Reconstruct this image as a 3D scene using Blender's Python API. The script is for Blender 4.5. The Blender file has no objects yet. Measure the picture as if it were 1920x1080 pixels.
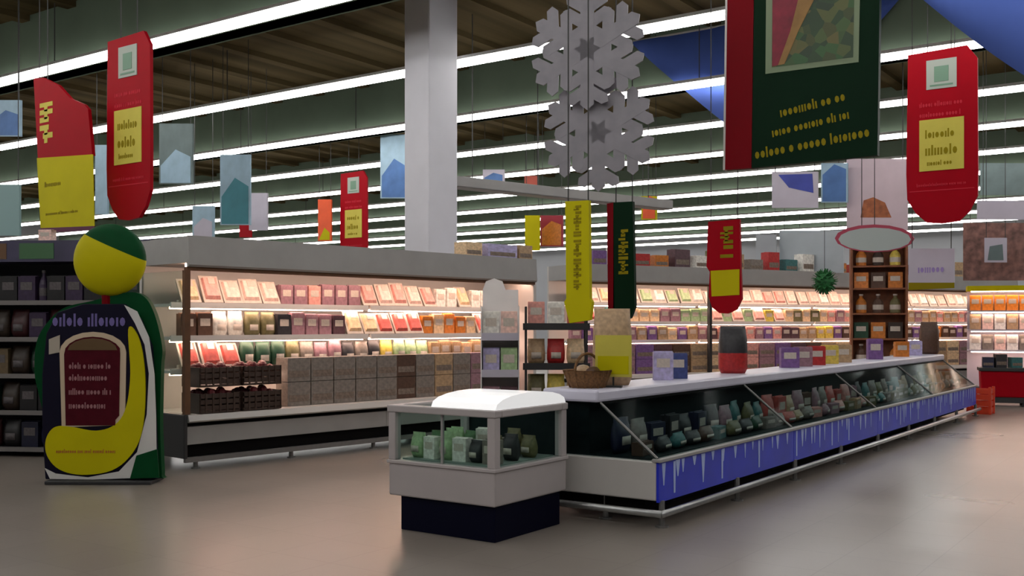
import bpy, bmesh, math, random
from mathutils import Vector, Matrix
random.seed(7)
R = math.radians
scn = bpy.context.scene
C = scn.collection

# ------------------------------------------------------------------ camera frame
TH = R(35.0); S35, C35 = math.sin(TH), math.cos(TH)
F, CX, HOR, EYE = 1934.0, 960.0, 608.0, 1.45
def rd(r, d, z=0.0):
    return Vector((r*C35 - d*S35, r*S35 + d*C35, z))
def P(px, py, d):
    return rd((px-CX)/F*d, d, EYE + (HOR-py)/F*d)
def PY(px, py, Y0):                      # a point of the plane Y = Y0
    r = (px-CX)/F
    return P(px, py, Y0/(r*S35 + C35))
def zat(py, d): return EYE + (HOR-py)/F*d

# ------------------------------------------------------------------ materials
def lin(c):
    c = c/255.0
    return c/12.92 if c <= 0.04045 else ((c+0.055)/1.055)**2.4
MATS = {}
def mat(name, rgb, rough=0.5, metal=0.0, noise=0.0, nscale=20.0, gain=1.0, spec=0.5):
    if name in MATS: return MATS[name]
    m = bpy.data.materials.new(name); m.use_nodes = True
    nt = m.node_tree; b = nt.nodes['Principled BSDF']
    col = [min(0.95, lin(v)*gain) for v in rgb] + [1]
    b.inputs['Base Color'].default_value = col
    b.inputs['Roughness'].default_value = rough
    b.inputs['Metallic'].default_value = metal
    b.inputs['Specular IOR Level'].default_value = spec
    if noise > 0:
        tc = nt.nodes.new('ShaderNodeTexCoord'); n = nt.nodes.new('ShaderNodeTexNoise')
        n.inputs['Scale'].default_value = nscale; n.inputs['Detail'].default_value = 3
        r = nt.nodes.new('ShaderNodeValToRGB')
        r.color_ramp.elements[0].position = 0.3; r.color_ramp.elements[1].position = 0.7
        r.color_ramp.elements[0].color = [v*(1-noise) for v in col[:3]] + [1]
        r.color_ramp.elements[1].color = [min(1, v*(1+noise)) for v in col[:3]] + [1]
        nt.links.new(tc.outputs['Object'], n.inputs['Vector'])
        nt.links.new(n.outputs['Fac'], r.inputs['Fac'])
        nt.links.new(r.outputs['Color'], b.inputs['Base Color'])
    MATS[name] = m
    return m
def emat(name, rgb, strength):
    if name in MATS: return MATS[name]
    m = bpy.data.materials.new(name); m.use_nodes = True
    nt = m.node_tree; nt.nodes.clear()
    e = nt.nodes.new('ShaderNodeEmission'); o = nt.nodes.new('ShaderNodeOutputMaterial')
    e.inputs['Color'].default_value = [lin(v) for v in rgb] + [1]
    e.inputs['Strength'].default_value = strength
    nt.links.new(e.outputs[0], o.inputs[0]); MATS[name] = m
    return m
def glassmat(name, tint, refl=0.12, rough=0.05):
    m = bpy.data.materials.new(name); m.use_nodes = True
    nt = m.node_tree; nt.nodes.clear()
    t = nt.nodes.new('ShaderNodeBsdfTransparent'); t.inputs[0].default_value = tint + (1,)
    g = nt.nodes.new('ShaderNodeBsdfGlossy'); g.inputs['Roughness'].default_value = rough
    lw = nt.nodes.new('ShaderNodeLayerWeight'); lw.inputs['Blend'].default_value = refl
    mx = nt.nodes.new('ShaderNodeMixShader'); o = nt.nodes.new('ShaderNodeOutputMaterial')
    nt.links.new(lw.outputs['Fresnel'], mx.inputs[0])
    nt.links.new(t.outputs[0], mx.inputs[1]); nt.links.new(g.outputs[0], mx.inputs[2])
    nt.links.new(mx.outputs[0], o.inputs[0])
    return m

# ------------------------------------------------------------------ mesh builder
class MB:
    def __init__(s): s.bm = bmesh.new(); s.mi = 0
    def m(s, i): s.mi = i; return s
    def _f(s, vs):
        try: f = s.bm.faces.new(vs); f.material_index = s.mi; return f
        except ValueError: return None
    def box(s, x0, x1, y0, y1, z0, z1, M=None, taper=1.0):
        cx, cy = (x0+x1)/2, (y0+y1)/2
        def tp(x, y, z, k): return Vector((cx+(x-cx)*k, cy+(y-cy)*k, z))
        c = [tp(x0,y0,z0,1),tp(x1,y0,z0,1),tp(x1,y1,z0,1),tp(x0,y1,z0,1),
             tp(x0,y0,z1,taper),tp(x1,y0,z1,taper),tp(x1,y1,z1,taper),tp(x0,y1,z1,taper)]
        v = [s.bm.verts.new(M @ p if M else p) for p in c]
        for q in ((0,3,2,1),(4,5,6,7),(0,1,5,4),(1,2,6,5),(2,3,7,6),(3,0,4,7)): s._f([v[i] for i in q])
        return s
    def prism(s, pts, y0, y1, axis='y'):     # polygon in (x,z) extruded along y ; axis 'x': polygon in (y,z) along x
        def mk(a, b, t):
            return (a, t, b) if axis == 'y' else (t, a, b)
        A = [s.bm.verts.new(mk(a, b, y0)) for a, b in pts]; B = [s.bm.verts.new(mk(a, b, y1)) for a, b in pts]
        s._f(A); s._f(B[::-1])
        n = len(pts)
        for i in range(n): s._f([A[i], B[i], B[(i+1) % n], A[(i+1) % n]])
        return s
    def tube(s, a, b, r, n=8, r2=None):
        a, b = Vector(a), Vector(b); d = (b-a).normalized()
        u = d.orthogonal().normalized(); w = d.cross(u); r2 = r if r2 is None else r2
        A = [s.bm.verts.new(a + (u*math.cos(t)+w*math.sin(t))*r) for t in [2*math.pi*i/n for i in range(n)]]
        B = [s.bm.verts.new(b + (u*math.cos(t)+w*math.sin(t))*r2) for t in [2*math.pi*i/n for i in range(n)]]
        s._f(A[::-1]); s._f(B)
        for i in range(n): s._f([A[i], A[(i+1)%n], B[(i+1)%n], B[i]])
        return s
    def lathe(s, prof, n=14, cx=0, cy=0):
        rings = []
        for r, z in prof:
            rings.append([s.bm.verts.new((cx+r*math.cos(2*math.pi*i/n), cy+r*math.sin(2*math.pi*i/n), z)) for i in range(n)])
        for A, B in zip(rings, rings[1:]):
            for i in range(n): s._f([A[i], A[(i+1)%n], B[(i+1)%n], B[i]])
        s._f(rings[0][::-1]); s._f(rings[-1]); return s
    def ball(s, c, rx, ry, rz, n=12, k=8):
        rings = []
        for j in range(1, k):
            t = math.pi*j/k
            rings.append([s.bm.verts.new((c[0]+rx*math.sin(t)*math.cos(2*math.pi*i/n), c[1]+ry*math.sin(t)*math.sin(2*math.pi*i/n), c[2]-rz*math.cos(t))) for i in range(n)])
        b = s.bm.verts.new((c[0],c[1],c[2]-rz)); t = s.bm.verts.new((c[0],c[1],c[2]+rz))
        for A, B in zip(rings, rings[1:]):
            for i in range(n): s._f([A[i], A[(i+1)%n], B[(i+1)%n], B[i]])
        for i in range(n):
            s._f([b, rings[0][(i+1)%n], rings[0][i]]); s._f([t, rings[-1][i], rings[-1][(i+1)%n]])
        return s
    def build(s, name, mats, parent=None, bevel=0.0, smooth=False, loc=None, rotz=None, fix=True):
        if fix: bmesh.ops.recalc_face_normals(s.bm, faces=s.bm.faces)
        me = bpy.data.meshes.new(name); s.bm.to_mesh(me); s.bm.free()
        if not isinstance(mats, (list, tuple)): mats = [mats]
        for q in mats: me.materials.append(q)
        if smooth:
            for p in me.polygons: p.use_smooth = True
        o = bpy.data.objects.new(name, me); C.objects.link(o)
        if parent: o.parent = parent
        if loc is not None: o.location = loc
        if rotz is not None: o.rotation_euler = (0, 0, rotz)
        if bevel:
            b = o.modifiers.new('bevel', 'BEVEL'); b.width = bevel; b.segments = 2; b.limit_method = 'ANGLE'
        return o
def tag(o, label=None, cat=None, group=None, kind=None):
    if label: o['label'] = label
    if cat: o['category'] = cat
    if group: o['group'] = group
    if kind: o['kind'] = kind
    return o
def thing(name, label, cat, loc=(0,0,0), rotz=0.0, group=None):
    o = bpy.data.objects.new(name, None); C.objects.link(o); o.empty_display_size = 0.2
    o.location = loc; o.rotation_euler = (0, 0, rotz)
    return tag(o, label, cat, group)
def dup(root, loc, rotz, label=None, group=None):
    r = root.copy(); C.objects.link(r); r.location = loc; r.rotation_euler = (0, 0, rotz)
    if label: r['label'] = label
    if group: r['group'] = group
    for ch in list(root.children):
        c = ch.copy(); C.objects.link(c); c.parent = r
        for g in list(ch.children):
            q = g.copy(); C.objects.link(q); q.parent = c
    return r

# palette
FZWHITE = mat('chest_white', (178,170,170), 0.4, noise=0.03, nscale=4)
WHITE   = mat('white_enamel', (205,203,200), 0.35, noise=0.03, nscale=4)
OFFWH   = mat('offwhite_panel', (190,186,182), 0.4, noise=0.04, nscale=3)
GREY    = mat('grey_panel', (150,148,146), 0.45, noise=0.05, nscale=4)
MGREY   = mat('mid_grey_metal', (120,118,116), 0.4, 0.3, noise=0.05)
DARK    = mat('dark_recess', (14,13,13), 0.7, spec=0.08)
CHAR    = mat('charcoal_plastic', (40,40,42), 0.5)
STEEL   = mat('brushed_steel', (170,172,172), 0.32, 0.85, noise=0.06, nscale=30)
NAVY    = mat('navy_base', (7,8,30), 0.55, spec=0.08)
CORD    = mat('hanging_cord', (60,60,60), 0.7)
RED     = mat('sign_red', (156,2,22), 0.5, noise=0.05, nscale=3, spec=0.08)
DRED    = mat('sign_dark_red', (112,2,14), 0.5, noise=0.06, nscale=3, spec=0.08)
LRED    = mat('sign_light_red', (190,44,58), 0.5, spec=0.08)
YEL     = mat('sign_yellow', (188,178,12), 0.5, noise=0.05, nscale=3, spec=0.08)
PYEL    = mat('card_pale_yellow', (198,186,84), 0.5, noise=0.05, nscale=6, spec=0.08)
OCHRE   = mat('ochre_lettering', (136,122,18), 0.5, spec=0.08)
DGREEN  = mat('sign_dark_green', (2,34,16), 0.5, noise=0.08, nscale=3, spec=0.08)
GREEN   = mat('display_green', (8,66,34), 0.5, noise=0.1, nscale=5, spec=0.08)
PALEBL  = mat('pale_blue_banner', (150,178,196), 0.6, noise=0.12, nscale=4)
TEAL    = mat('teal_banner', (52,128,142), 0.6, noise=0.1, nscale=4)
BLUEB   = mat('blue_cloth', (78,100,172), 0.9, spec=0.05, noise=0.08, nscale=1.2)
PANELBL = mat('freezer_blue_panel', (30,48,196), 0.4, noise=0.12, nscale=3)
FROST   = mat('frost_pale_blue', (176,192,236), 0.5)
BROWN   = mat('brown_card', (96,62,36), 0.7, noise=0.15, nscale=12)
TAN     = mat('tan_paper', (206,160,112), 0.75, noise=0.1, nscale=10)
LINER   = mat('freezer_dark_liner', (34,42,44), 0.5, noise=0.1, spec=0.08)
COLM    = mat('column_paint', (212,212,220), 0.6, noise=0.04, nscale=2)
TUBE    = emat('fluorescent_tube', (255,252,248), 13.0)
WARM    = emat('warm_case_lamp', (255,213,190), 22.0)
GLASS   = glassmat('clear_glass', (0.84,0.91,0.89), 0.03)
DGLASS  = glassmat('tinted_case_glass', (0.74,0.80,0.80), 0.012, 0.08)

# ------------------------------------------------------------------ the hall
def floor_mat():
    m = bpy.data.materials.new('floor_tiles'); m.use_nodes = True
    nt = m.node_tree; b = nt.nodes['Principled BSDF']; L = nt.links.new
    tc = nt.nodes.new('ShaderNodeTexCoord')
    br = nt.nodes.new('ShaderNodeTexBrick'); br.offset = 0.0; br.inputs['Scale'].default_value = 1.0
    br.inputs['Brick Width'].default_value = 0.5; br.inputs['Row Height'].default_value = 0.5
    br.inputs['Mortar Size'].default_value = 0.004; br.inputs['Mortar Smooth'].default_value = 0.4
    br.inputs['Color1'].default_value = (0.232,0.203,0.178,1); br.inputs['Color2'].default_value = (0.250,0.220,0.194,1)
    br.inputs['Mortar'].default_value = (0.19,0.165,0.143,1)
    L(tc.outputs['Object'], br.inputs['Vector'])
    n = nt.nodes.new('ShaderNodeTexNoise'); n.inputs['Scale'].default_value = 0.7; n.inputs['Detail'].default_value = 5
    L(tc.outputs['Object'], n.inputs['Vector'])
    mx = nt.nodes.new('ShaderNodeMix'); mx.data_type = 'RGBA'; mx.blend_type = 'MULTIPLY'; mx.inputs[0].default_value = 0.35
    rp = nt.nodes.new('ShaderNodeValToRGB'); rp.color_ramp.elements[0].position = 0.3; rp.color_ramp.elements[1].position = 0.75
    rp.color_ramp.elements[0].color = (0.74,0.72,0.70,1)
    L(n.outputs['Fac'], rp.inputs['Fac']); L(br.outputs['Color'], mx.inputs[6]); L(rp.outputs['Color'], mx.inputs[7])
    L(mx.outputs[2], b.inputs['Base Color'])
    n2 = nt.nodes.new('ShaderNodeTexNoise'); n2.inputs['Scale'].default_value = 0.5; n2.inputs['Detail'].default_value = 2
    L(tc.outputs['Object'], n2.inputs['Vector'])
    mr = nt.nodes.new('ShaderNodeMapRange'); mr.inputs['To Min'].default_value = 0.24; mr.inputs['To Max'].default_value = 0.34
    L(n2.outputs['Fac'], mr.inputs['Value']); L(mr.outputs[0], b.inputs['Roughness'])
    return m
def roof_mat():
    m = bpy.data.materials.new('roof_sheeting'); m.use_nodes = True
    nt = m.node_tree; b = nt.nodes['Principled BSDF']; L = nt.links.new
    tc = nt.nodes.new('ShaderNodeTexCoord'); mp = nt.nodes.new('ShaderNodeMapping')
    mp.inputs['Scale'].default_value = (1.0, 0.05, 1.0)
    n = nt.nodes.new('ShaderNodeTexNoise'); n.inputs['Scale'].default_value = 1.6; n.inputs['Detail'].default_value = 4
    r = nt.nodes.new('ShaderNodeValToRGB'); r.color_ramp.elements[0].position = 0.35; r.color_ramp.elements[1].position = 0.68
    r.color_ramp.elements[0].color = (0.06,0.046,0.022,1); r.color_ramp.elements[1].color = (0.155,0.118,0.06,1)
    L(tc.outputs['Object'], mp.inputs[0]); L(mp.outputs[0], n.inputs['Vector']); L(n.outputs['Fac'], r.inputs['Fac'])
    L(r.outputs['Color'], b.inputs['Base Color']); b.inputs['Roughness'].default_value = 0.9; b.inputs['Specular IOR Level'].default_value = 0.05
    return m
XL, XR, YF, YB, ROOF = -46.0, 9.0, -6.0, 46.0, 6.27
mb = MB(); mb.box(XL, XR, YF, YB, -0.1, 0.0)
tag(mb.build('floor', floor_mat()), kind='structure')
mb = MB(); mb.box(XL, XR, YF, YB, ROOF, ROOF+0.1)
x = XL+0.4
while x < XR:                                            # ribs of the roof sheeting
    mb.box(x, x+0.22, YF, YB, ROOF-0.09, ROOF); x += 1.25
tag(mb.build('ceiling', roof_mat()), kind='structure')
WALLM = mat('wall_paint', (150,152,156), 0.8, noise=0.06, nscale=0.6)
mb = MB(); mb.box(XL-0.2, XR, YB, YB+0.2, 0, ROOF+0.1); tag(mb.build('wall_back', WALLM), kind='structure')
mb = MB(); mb.box(XL-0.2, XL, YF, YB, 0, ROOF+0.1); tag(mb.build('wall_left', WALLM), kind='structure')
BEAM = mat('concrete_beam', (102,116,100), 0.9, spec=0.05, noise=0.12, nscale=1.0)
ROWS = [8.58 + 3.18*k for k in range(-4, 12)]
STRZ = 5.23
k = 0
for i, Y in enumerate(ROWS):
    if (i-4) % 2 == 0:
        mb = MB(); mb.box(XL, XR, Y+0.28, Y+0.54, 5.25, ROOF)
        mb.box(XL, XR, Y+0.25, Y+0.58, 5.25, 5.33)
        k += 1
        tag(mb.build('trim_%d' % k, BEAM), kind='structure')
# continuous rows of fluorescent tubes
ordn = ['nearest','second','third','fourth','fifth','sixth','seventh','eighth','ninth','tenth','eleventh','twelfth']
def light_row(Y, label, x0=XL+0.5, x1=6.0):
    t = thing('strip_light', label, 'strip light', (0, Y, STRZ), 0, 'fluorescent rows under the roof')
    mb = MB(); mb.prism([(-0.085,0.02),(0.085,0.02),(0.05,0.075),(-0.05,0.075)], x0, x1, 'x'); mb.build('housing', WHITE, t)
    n = 14; L = (x1-x0)/n
    for j in range(n):
        mb = MB(); mb.box(x0+j*L+0.012, x0+(j+1)*L-0.012, -0.06, 0.06, -0.06, 0.02); mb.build('tube', TUBE, t)
    for q in range(n):
        hx = x0+(q+0.5)*L
        if q % 2 == 0:
            mb = MB(); mb.tube((hx,0,0.075),(hx,0,ROOF-STRZ-0.002),0.008,6); mb.build('hanger', CORD, t)
    return t
for i, Y in enumerate(ROWS):
    j = i-4
    if j < 0:
        light_row(Y, 'continuous row of white fluorescent tubes under the roof behind the viewer')
    else:
        lb = ('continuous row of white fluorescent tubes, %s row from the front in view' % ordn[j]) if j else \
             'continuous row of white fluorescent tubes nearest the front, crossing the top left corner'
        light_row(Y, lb)
# column
cpos = rd((808-CX)/F*14.45, 14.45)
t = thing('column', 'square off-white painted column rising behind the refrigerated case', 'column', cpos, R(35+45))
mb = MB(); mb.box(-0.265,0.265,-0.265,0.265,0,ROOF-0.09); mb.build('shaft', COLM, t, bevel=0.02)
mb = MB(); mb.box(-0.29,0.29,-0.29,0.29,0,0.12); mb.build('plinth', GREY, t, bevel=0.01)

# ------------------------------------------------------------------ goods (single meshes, shared by copies)
def gcol(name, rgb, gain=1.0): return mat('goods_'+name, rgb, 0.45, noise=0.22, nscale=26, gain=gain)
G = {n: gcol(n, c) for n, c in dict(
    pink=(214,150,140), palepink=(232,196,184), meat=(190,84,76), beige=(222,190,150), orange=(214,128,58), dpurple=(86,58,66),
    mauve=(150,112,122), purple=(118,84,140), brown=(84,58,44), dbrown=(54,38,30), grey=(128,118,110), tan=(176,146,112),
    green=(76,112,72), palegreen=(160,186,140), yellow=(214,190,84), white=(226,222,214), red=(176,40,40), blue=(62,74,128),
    lav=(176,168,206), teal=(58,110,110), dgreen=(26,66,44), navy=(30,34,62), dred=(92,22,30), amber=(196,116,40), olive=(104,98,62),
    bright=(244,140,46), charcoal=(44,42,46), xshade_navy=(20,22,44), xshade_purple=(50,34,62), xshade_red=(54,16,20), xshade_blue=(26,32,62), xshade_green=(16,42,28), xshade_brown=(48,36,28), xshade_black=(24,22,24), xshade_tan=(96,80,58)).items()}  # x colours: goods darkened, shade of the left shelving painted in
LABELD = mat('goods_shaded_label', (84,78,80), 0.6, noise=0.25, nscale=40)  # label tone for the x goods, with the same shade painted in
LABELW = mat('goods_label', (196,184,172), 0.5, noise=0.1, nscale=40)
PROTO = {}
def goods_mesh(kind, col):
    key = (kind, col)
    if key in PROTO: return PROTO[key]
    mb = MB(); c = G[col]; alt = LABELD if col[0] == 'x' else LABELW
    if kind == 'tray':          # wrapped tray tilted towards the shopper
        M = Matrix.Rotation(R(52), 4, 'X')
        mb.m(1).box(-0.11,0.11,-0.02,0.02,0,0.03); mb.m(1).box(-0.105,0.105,-0.10,0.10,0.035,0.06, Matrix.Translation((0,0.02,0.06)) @ M, 1.08)
        mb.m(0).box(-0.09,0.09,-0.085,0.085,0.06,0.085, Matrix.Translation((0,0.02,0.06)) @ M, 0.86)
        mb.m(1).box(-0.03,0.05,0.02,0.07,0.0865,0.0885, Matrix.Translation((0,0.02,0.06)) @ M)
    elif kind == 'carton':
        mb.m(0).box(-0.085,0.085,-0.05,0.05,0,0.22); mb.m(1).box(-0.06,0.055,-0.053,-0.05,0.10,0.17)
        mb.m(0).box(-0.085,0.085,-0.008,0.008,0.22,0.228)
    elif kind == 'pouch':       # pillow bag with crimped top
        mb.m(0)
        pr = [(0.075,0.02,0),(0.09,0.05,0.05),(0.09,0.055,0.12),(0.085,0.035,0.19),(0.085,0.006,0.22),(0.085,0.006,0.25)]
        rings = []
        for a, b, z in pr:
            rings.append([mb.bm.verts.new((a*x, b*y, z)) for x, y in ((-1,-.5),(-.6,-1),(.6,-1),(1,-.5),(1,.5),(.6,1),(-.6,1),(-1,.5))])
        for A, B in zip(rings, rings[1:]):
            for i in range(8): mb._f([A[i],A[(i+1)%8],B[(i+1)%8],B[i]])
        mb._f(rings[0][::-1]); mb._f(rings[-1]); mb.m(1).box(-0.05,0.05,-0.058,-0.053,0.06,0.12)
    elif kind == 'bottle':
        mb.m(0).lathe([(0.038,0),(0.042,0.01),(0.042,0.15),(0.03,0.19),(0.014,0.22),(0.014,0.25)],12)
        mb.m(1).lathe([(0.0165,0.25),(0.0165,0.275)],10); mb.m(1).lathe([(0.043,0.05),(0.043,0.12)],12)
    elif kind == 'crate':       # ribbed produce crate, heaped
        mb.m(0).box(-0.235,0.235,-0.17,0.17,0,0.02)
        for sx in (-0.235,0.22): mb.box(sx,sx+0.015,-0.17,0.17,0,0.20)
        for sy in (-0.17,0.155):
            for z in (0.03,0.09,0.15): mb.box(-0.235,0.235,sy,sy+0.015,z,z+0.045)
        for xx in (-0.16,-0.08,0,0.08,0.16): mb.box(xx-0.01,xx+0.01,-0.176,-0.17,0,0.2)
        mb.m(1)
        rr = random.Random(3)
        for i in range(20):
            mb.ball((rr.uniform(-0.18,0.18), rr.uniform(-0.12,0.12), 0.17+rr.uniform(0,0.04)),0.042,0.042,0.04,8,5)
    elif kind == 'case':        # shipping case with printed band
        mb.m(0).box(-0.15,0.15,-0.11,0.11,0,0.26); mb.m(1).box(-0.13,0.13,-0.113,-0.11,0.05,0.12); mb.m(0).box(-0.15,0.15,-0.02,0.02,0.26,0.264)
    elif kind == 'sack':
        mb.m(0)
        pr = [(0.15,0.08,0),(0.18,0.11,0.06),(0.18,0.12,0.25),(0.175,0.11,0.42),(0.165,0.06,0.52),(0.165,0.012,0.58)]
        rings = []
        for a, b, z in pr:
            rings.append([mb.bm.verts.new((a*x, b*y, z)) for x, y in ((-1,-.5),(-.6,-1),(.6,-1),(1,-.5),(1,.5),(.6,1),(-.6,1),(-1,.5))])
        for A, B in zip(rings, rings[1:]):
            for i in range(8): mb._f([A[i],A[(i+1)%8],B[(i+1)%8],B[i]])
        mb._f(rings[0][::-1]); mb._f(rings[-1])
    mats = {'crate': [G[col], G['brown'] if col != 'dbrown' else G['dred']], 'case': [c, mat('case_band',(120,104,92),0.6,noise=0.3,nscale=40)]}.get(kind, [c, alt])
    o = mb.build({'tray':'meat_tray','carton':'food_carton','pouch':'food_pouch','bottle':'bottle','crate':'produce_crate','case':'cardboard_case','sack':'paper_sack'}[kind], mats, bevel=0.006 if kind in ('carton','case','tray') else 0, smooth=kind in ('pouch','sack'))
    PROTO[key] = o; o['fresh'] = 1
    return o
def put(kind, col, loc, rotz, label, group, s=(1,1,1)):
    o = goods_mesh(kind, col)
    if o.get('fresh'): del o['fresh']
    else:
        o = o.copy(); C.objects.link(o)
    o.location = loc; o.rotation_euler = (0,0,rotz); o.scale = s
    for k_ in ('label','category','group'):
        if k_ in o: del o[k_]
    tag(o, label, {'tray':'meat tray','carton':'carton','pouch':'food bag','bottle':'bottle','crate':'crate','case':'box','sack':'sack'}[kind], group)
    return o

# ------------------------------------------------------------------ refrigerated multi-deck cases
SHELVES = (1.66, 1.32, 0.98)
def case_module(label, L, loc, rotz, hi=0.0, left_end=False, right_end=False, group=None, mull=False):
    """origin: front left floor corner, x along the run, y to the back"""
    t = thing('refrigerated_case', label, 'refrigerated case', loc, rotz, group)
    D = 0.95; top = 2.32+hi; cb = 2.02+hi
    mb = MB(); mb.box(0,L,0.03,D,0.25,0.43); mb.build('front_panel', GREY, t, bevel=0.006)
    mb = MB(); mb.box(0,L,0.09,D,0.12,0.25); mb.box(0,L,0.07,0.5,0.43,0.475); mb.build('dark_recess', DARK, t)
    mb = MB(); mb.prism([(-0.05,0.49),(-0.03,0.55),(0.10,0.555),(0.10,0.475),(-0.03,0.475)],0,L,'x'); mb.build('bumper_ledge', OFFWH, t)
    mb = MB(); mb.box(0,L,0.02,0.06,0.075,0.125); mb.build('kick_rail', MGREY, t)
    for fx in (0.15, L/2, L-0.15):
        mb = MB(); mb.tube((fx,0.09,0),(fx,0.09,0.122),0.025,8); mb.tube((fx,0.09,0),(fx,0.09,0.012),0.045,8); mb.build('foot', MGREY, t)
    mb = MB(); mb.box(0,L,0.10,D-0.05,0.50,0.55); mb.build('deck', OFFWH, t)
    mb = MB(); mb.box(0,L,D-0.05,D,0.43,top); mb.build('back_panel', OFFWH, t)
    mb = MB(); mb.box(0,L,0.0,D-0.05,cb+0.04,top); mb.prism([(-0.03,cb),(-0.05,cb+0.02),(-0.03,top+0.01),(0.0,top+0.01),(0.0,cb)],0,L,'x'); mb.build('canopy', GREY, t)
    mb = MB(); mb.box(0,L,-0.01,0.05,cb-0.035,cb); mb.build('canopy_trim', BROWN, t)
    mb = MB(); mb.box(0.08,L-0.03,0.12,0.17,cb+0.004,cb+0.038); mb.build('lamp', WARM, t)
    for z in SHELVES:
        z += hi
        s = MB(); s.box(0.02,L-0.02,0.36,D-0.05,z-0.03,z); so = s.build('shelf', OFFWH, t)
        s = MB(); s.box(0.02,L-0.02,0.335,0.36,z-0.045,z+0.015); s.build('price_rail', WHITE, so)
        s = MB(); s.box(0.05,L-0.05,0.40,0.43,z-0.055,z-0.032); s.build('shelf_lamp', WARM, so)
    if left_end:
        mb = MB(); mb.box(0.0,0.02,0.02,D-0.05,0.556,cb-0.036); mb.build('end_glass', GLASS, t)
        mb = MB(); mb.box(-0.03,0.03,-0.02,0.03,0.556,cb-0.036); mb.build('end_post', BROWN, t)
        mb = MB(); mb.box(-0.04,0.0,-0.02,D,0.12,0.55); mb.build('end_panel', CHAR, t, bevel=0.008)
    if right_end:
        mb = MB(); mb.box(L-0.02,L+0.04,0.0,D,0.12,top); mb.build('end_panel', OFFWH, t, bevel=0.01)
    if mull:
        mb = MB(); mb.box(L-0.04,L+0.02,-0.01,0.06,0.556,cb-0.036); mb.build('mullion', CHAR, t)
    return t
# run A along the left, two units
A0 = rd(-3.217, 10.2); angA = R(35) + math.atan2(1.085, 1.0)
ux = Vector((math.cos(angA), math.sin(angA), 0)); uy = Vector((-math.sin(angA), math.cos(angA), 0))
LA = 2.6
case_module('long open refrigerated case with lit shelves, unit nearest the yellow and green display stand', LA, A0, angA, left_end=True)
case_module('open refrigerated case with lit shelves, unit below the square column', LA, A0+ux*LA, angA, right_end=True)
def onA(x, y, z): return A0 + ux*x + uy*y + Vector((0,0,z))
def pick(table, x):
    for lim, ks in table:
        if x < lim: return random.choice(ks)
def fill_run(on, ang, L, hi, tables, where, step):
    n = 0
    for ti, (z, table, nm, kind_y) in enumerate(tables):
        x = 0.16
        while x < L-0.14:
            kind, col = pick(table, x)
            w = {'tray':0.235,'carton':0.185,'pouch':0.19,'bottle':0.1,'crate':0.48,'case':0.32}[kind]*step
            g = {'tray':'wrapped tray','carton':'carton','pouch':'filled bag','bottle':'bottle','crate':'crate','case':'box'}[kind]
            cn = {'palepink':'pale pink','meat':'red meat','dpurple':'dark purple','dbrown':'dark brown','palegreen':'pale green','lav':'lavender','dgreen':'dark green','bright':'bright orange','dred':'dark red'}.get(col, col)
            lb = '%s %s on the %s of the %s' % (cn, g, nm, where)
            if abs((x % LA)) > 0:
                o = put(kind, col, on(x+w/2, kind_y+random.uniform(-0.012,0.012), z+hi), ang+R(random.uniform(-4,4)), lb, '%ss on the %s of the %s' % (cn+' '+g, nm, where), (step,1,random.uniform(1.02,1.2)*(1.4 if kind == 'tray' else 1.0)))
            x += w+0.008
T1 = [(1.3,[('tray','palepink'),('tray','beige'),('tray','pink')]),(2.4,[('carton','mauve'),('carton','pink'),('carton','mauve')]),(3.6,[('tray','palepink'),('tray','pink')]),(9,[('tray','beige'),('tray','palepink'),('carton','white')])]
T2 = [(0.5,[('carton','grey'),('carton','brown')]),(0.75,[('pouch','white')]),(1.2,[('pouch','olive'),('carton','brown')]),(2.3,[('carton','dpurple'),('carton','charcoal'),('carton','mauve')]),(2.7,[('tray','beige'),('tray','tan')]),(3.5,[('tray','meat'),('tray','meat'),('tray','pink')]),(4.4,[('carton','orange'),('carton','amber'),('carton','beige')]),(9,[('tray','white'),('tray','meat')])]
T3 = [(0.7,[('tray','meat'),('tray','orange')]),(1.6,[('pouch','olive'),('pouch','dgreen')]),(2.8,[('pouch','grey'),('pouch','charcoal'),('pouch','mauve')]),(3.6,[('pouch','palegreen'),('pouch','yellow'),('pouch','olive')]),(9,[('carton','beige'),('carton','tan')])]
fill_run(onA, angA, 2*LA, 0, [(1.66,T1,'top shelf',0.46),(1.32,T2,'middle shelf',0.46),(0.98,T3,'lower shelf',0.47)], 'long refrigerated case', 1.0)
# the deep bottom deck: stacked crates and boxes in front
x = 0.36
for i in range(2):
    for zz in range(2):
        put('crate','dbrown', onA(x+0.5*i+0.0, 0.145, 0.556+0.205*zz if zz == 0 else 0.556+0.262), angA, ('dark brown produce crate at the left end of the case bottom, %s, %s stack' % (('lower','upper')[zz], ('left','right')[i])), 'dark crates in the case bottom')
x = 1.42
while x < 2.75:
    for zz in range(2):
        put('case','grey', onA(x, 0.22, 0.556+0.266*zz), angA, 'grey-brown box stacked in the bottom of the long refrigerated case', 'grey-brown boxes in the case bottom', (1,1,1))
    x += 0.315
x = 2.98
i = 0
while x < 5.1:
    col = ['brown','grey','tan','grey','mauve','tan','pink'][i % 7]
    for zz in range(2):
        put('case',col, onA(x, 0.22, 0.556+0.266*zz), angA, '%s box in the bottom of the case below the column, %s layer' % (col, ('lower','upper')[zz]), '%s boxes below the column, %s layer' % (col, ('lower','upper')[zz]))
    x += 0.315; i += 1
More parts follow.
